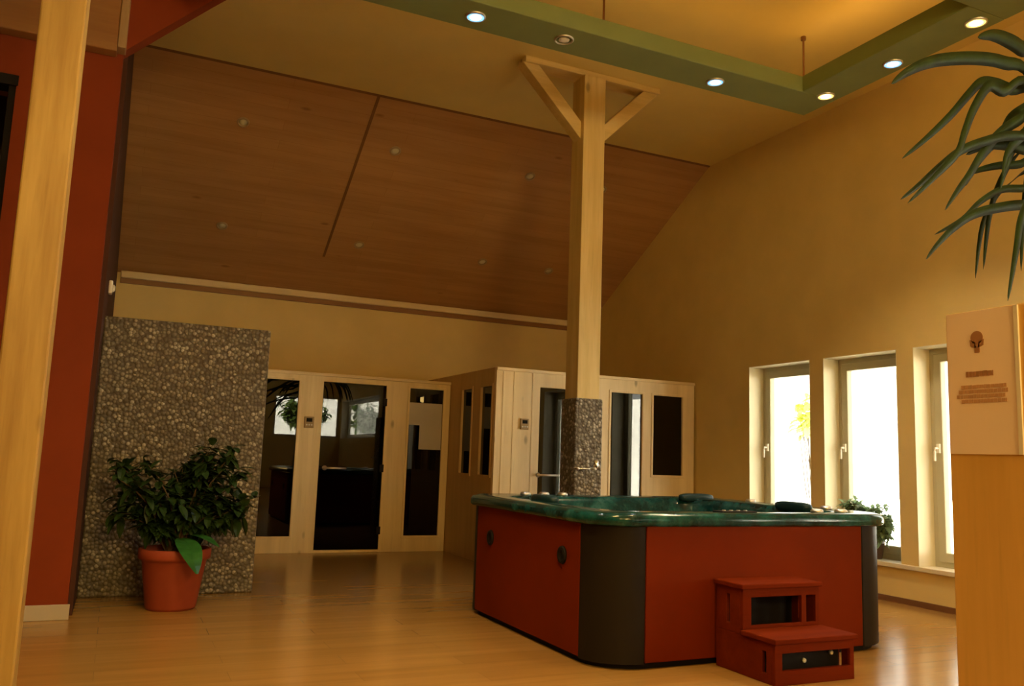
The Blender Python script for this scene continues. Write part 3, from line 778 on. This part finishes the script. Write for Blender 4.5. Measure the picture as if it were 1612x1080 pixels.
# ------------------------------------------------------------------ outside
struct(obj('ground_outside', box((XR+.3, -30, -.30), (40, 30, -.2)), 'outground'))
struct(obj('ground_rear', box((-30, -40, -.30), (XR+.3, YN-.15, -.2)), 'outground'))
def outbush(name, label, x, y, z, r, n, g=None):
    t = thing(name, label, 'shrub', (x, y, -.2), g)
    rn = random.Random(int(x*10+y*7))
    sb, fb = bush(rn, (x, y, -.2), [((x, y, z), r)], n, .16, .08, 12, .8)
    obj('stems', sb, 'stem', t); obj('foliage', fb, 'leafout', t)
outbush('garden_shrub', 'yellow green shrub outside the leftmost window', 8.3, 8.45, 1.95, (.3, .25, .2), 14)

struct(obj('reflector_wall', box((-12, -17.3, -.2), (17, -17, 3.4)), 'outground'))  # pale sunlit wall added to brighten the reflections in the cabin glass
struct(obj('reflector_wall_side', box((17, -17.3, -.2), (17.3, -1, 3.4)), 'outground'))  # side return of the added sunlit reflector
def tree(label, x, y, h, r):
    t = thing('garden_tree', label, 'tree', (x, y, -.2)); rn = random.Random(int(x*31+y*17))
    sb, fb = bush(rn, (x, y, h-r*1.5), [((x, y, h), (r, r, r*.9)), ((x+r*.7, y, h-r*.4), (r*.7, r*.7, r*.6)), ((x-r*.7, y, h-r*.3), (r*.7, r*.7, r*.6))], 60, .26, .15, 20, .35)
    add_tube(sb, [(x, y, -.2), (x+.03, y, h*.4), (x, y, h-r*1.45)], [.12, .09, .05], 10)
    obj('trunk', sb, 'stem', t); obj('foliage', fb, 'leafgarden', t)
for x, y, h, r, d in ((6.3, -13.0, 2.9, .8, 'green garden tree standing before the rear reflector wall'), (9.3, -13.6, 2.9, .95, 'broader green garden tree standing before the reflector wall near its corner')):
    tree(d, x, y, h, r)

# ------------------------------------------------------------------ light
sun = bpy.data.lights.new('sun', 'SUN'); sun.energy = 48; sun.angle = .01; sun.color = (1, .95, .82)
so_ = bpy.data.objects.new('sun', sun); COL.objects.link(so_); so_.rotation_euler = Vector((.62, -.58, -.53)).to_track_quat('-Z', 'Y').to_euler()
w = bpy.data.worlds.new('daylight'); scene.world = w; w.use_nodes = True
bg = w.node_tree.nodes['Background']; bg.inputs[0].default_value = (1, .965, .84, 1); bg.inputs[1].default_value = 2.1

WARM = (1, .63, .18)
def point(name, loc, power, radius=.12, col=WARM):
    l = bpy.data.lights.new(name, 'POINT'); l.energy = power; l.shadow_soft_size = radius; l.color = col
    o = bpy.data.objects.new(name, l); COL.objects.link(o); o.location = loc; return o
def spot(name, loc, tgt, power, size=110, blend=.8, radius=.06, col=WARM):
    l = bpy.data.lights.new(name, 'SPOT'); l.energy = power; l.spot_size = math.radians(size); l.spot_blend = blend; l.shadow_soft_size = radius; l.color = col
    o = bpy.data.objects.new(name, l); COL.objects.link(o); o.location = loc
    o.rotation_euler = (Vector(tgt)-Vector(loc)).to_track_quat('-Z', 'Y').to_euler(); return o
spot('room_spot', (1.7, -2.9, 3.0), (3.6, 7.0, 1.2), 330, 120, 1, .7)  # unseen warm spot added behind the camera as fill
spot('room_spot.001', (.9, 2.2, 4.6), (.9, 3.9, 0), 200, 75, .9, .1)
point('fill_light', (1.0, -3.2, 3.4), 130, .3)  # added fill behind the camera, no fixture
point('fill_light.001', (.5, -.7, 2.6), 46, .15)  # added fill that brightens the poster and cabinet side, no fixture
for x, y, k in LAMPS:
    if k == 'off': continue
    spot('frame_lamp', (x, y, FZ0-.03), (x, y, 0), 85 if k == 'warm' else 26, 100, .8, .04, (1, .7, .32) if k == 'warm' else (.7, .85, 1))
def strip(name, loc, sx, sy, power):     # warm light strips lying on top of the frame beams, shining up
    l = bpy.data.lights.new(name, 'AREA'); l.shape = 'RECTANGLE'; l.size = sx; l.size_y = sy; l.energy = power; l.color = (1, .50, .12)
    o = bpy.data.objects.new(name, l); COL.objects.link(o); o.location = loc; o.rotation_euler = (math.pi, 0, 0); return o
strip('frame_strip_light', (3.4, 5.2, FZ1+.02), 3.2, .08, 1.6)
strip('frame_strip_light.001', (5.02, 4.3, FZ1+.02), .08, 1.5, 2.2)

# ------------------------------------------------------------------ camera
cam = bpy.data.cameras.new('camera'); co = bpy.data.objects.new('camera', cam); COL.objects.link(co)
r = Vector((.90622, -.42135, .03502)); u = Vector((-.08801, -.10696, .99036)); f = Vector((.41355, .90057, .13401))
m = Matrix((( r.x, u.x, -f.x, 0), (r.y, u.y, -f.y, 0), (r.z, u.z, -f.z, 1.15), (0, 0, 0, 1)))
co.matrix_world = m
cam.sensor_fit = 'HORIZONTAL'; cam.sensor_width = 36; cam.lens = 1332.8/1612*36
cam.clip_start = .05; cam.clip_end = 200
scene.camera = co
vs = scene.view_settings
scene.display_settings.display_device = 'sRGB'
vs.view_transform = 'Standard'; vs.look = 'None'; vs.gamma = 1; vs.use_curve_mapping = False; vs.exposure = .70
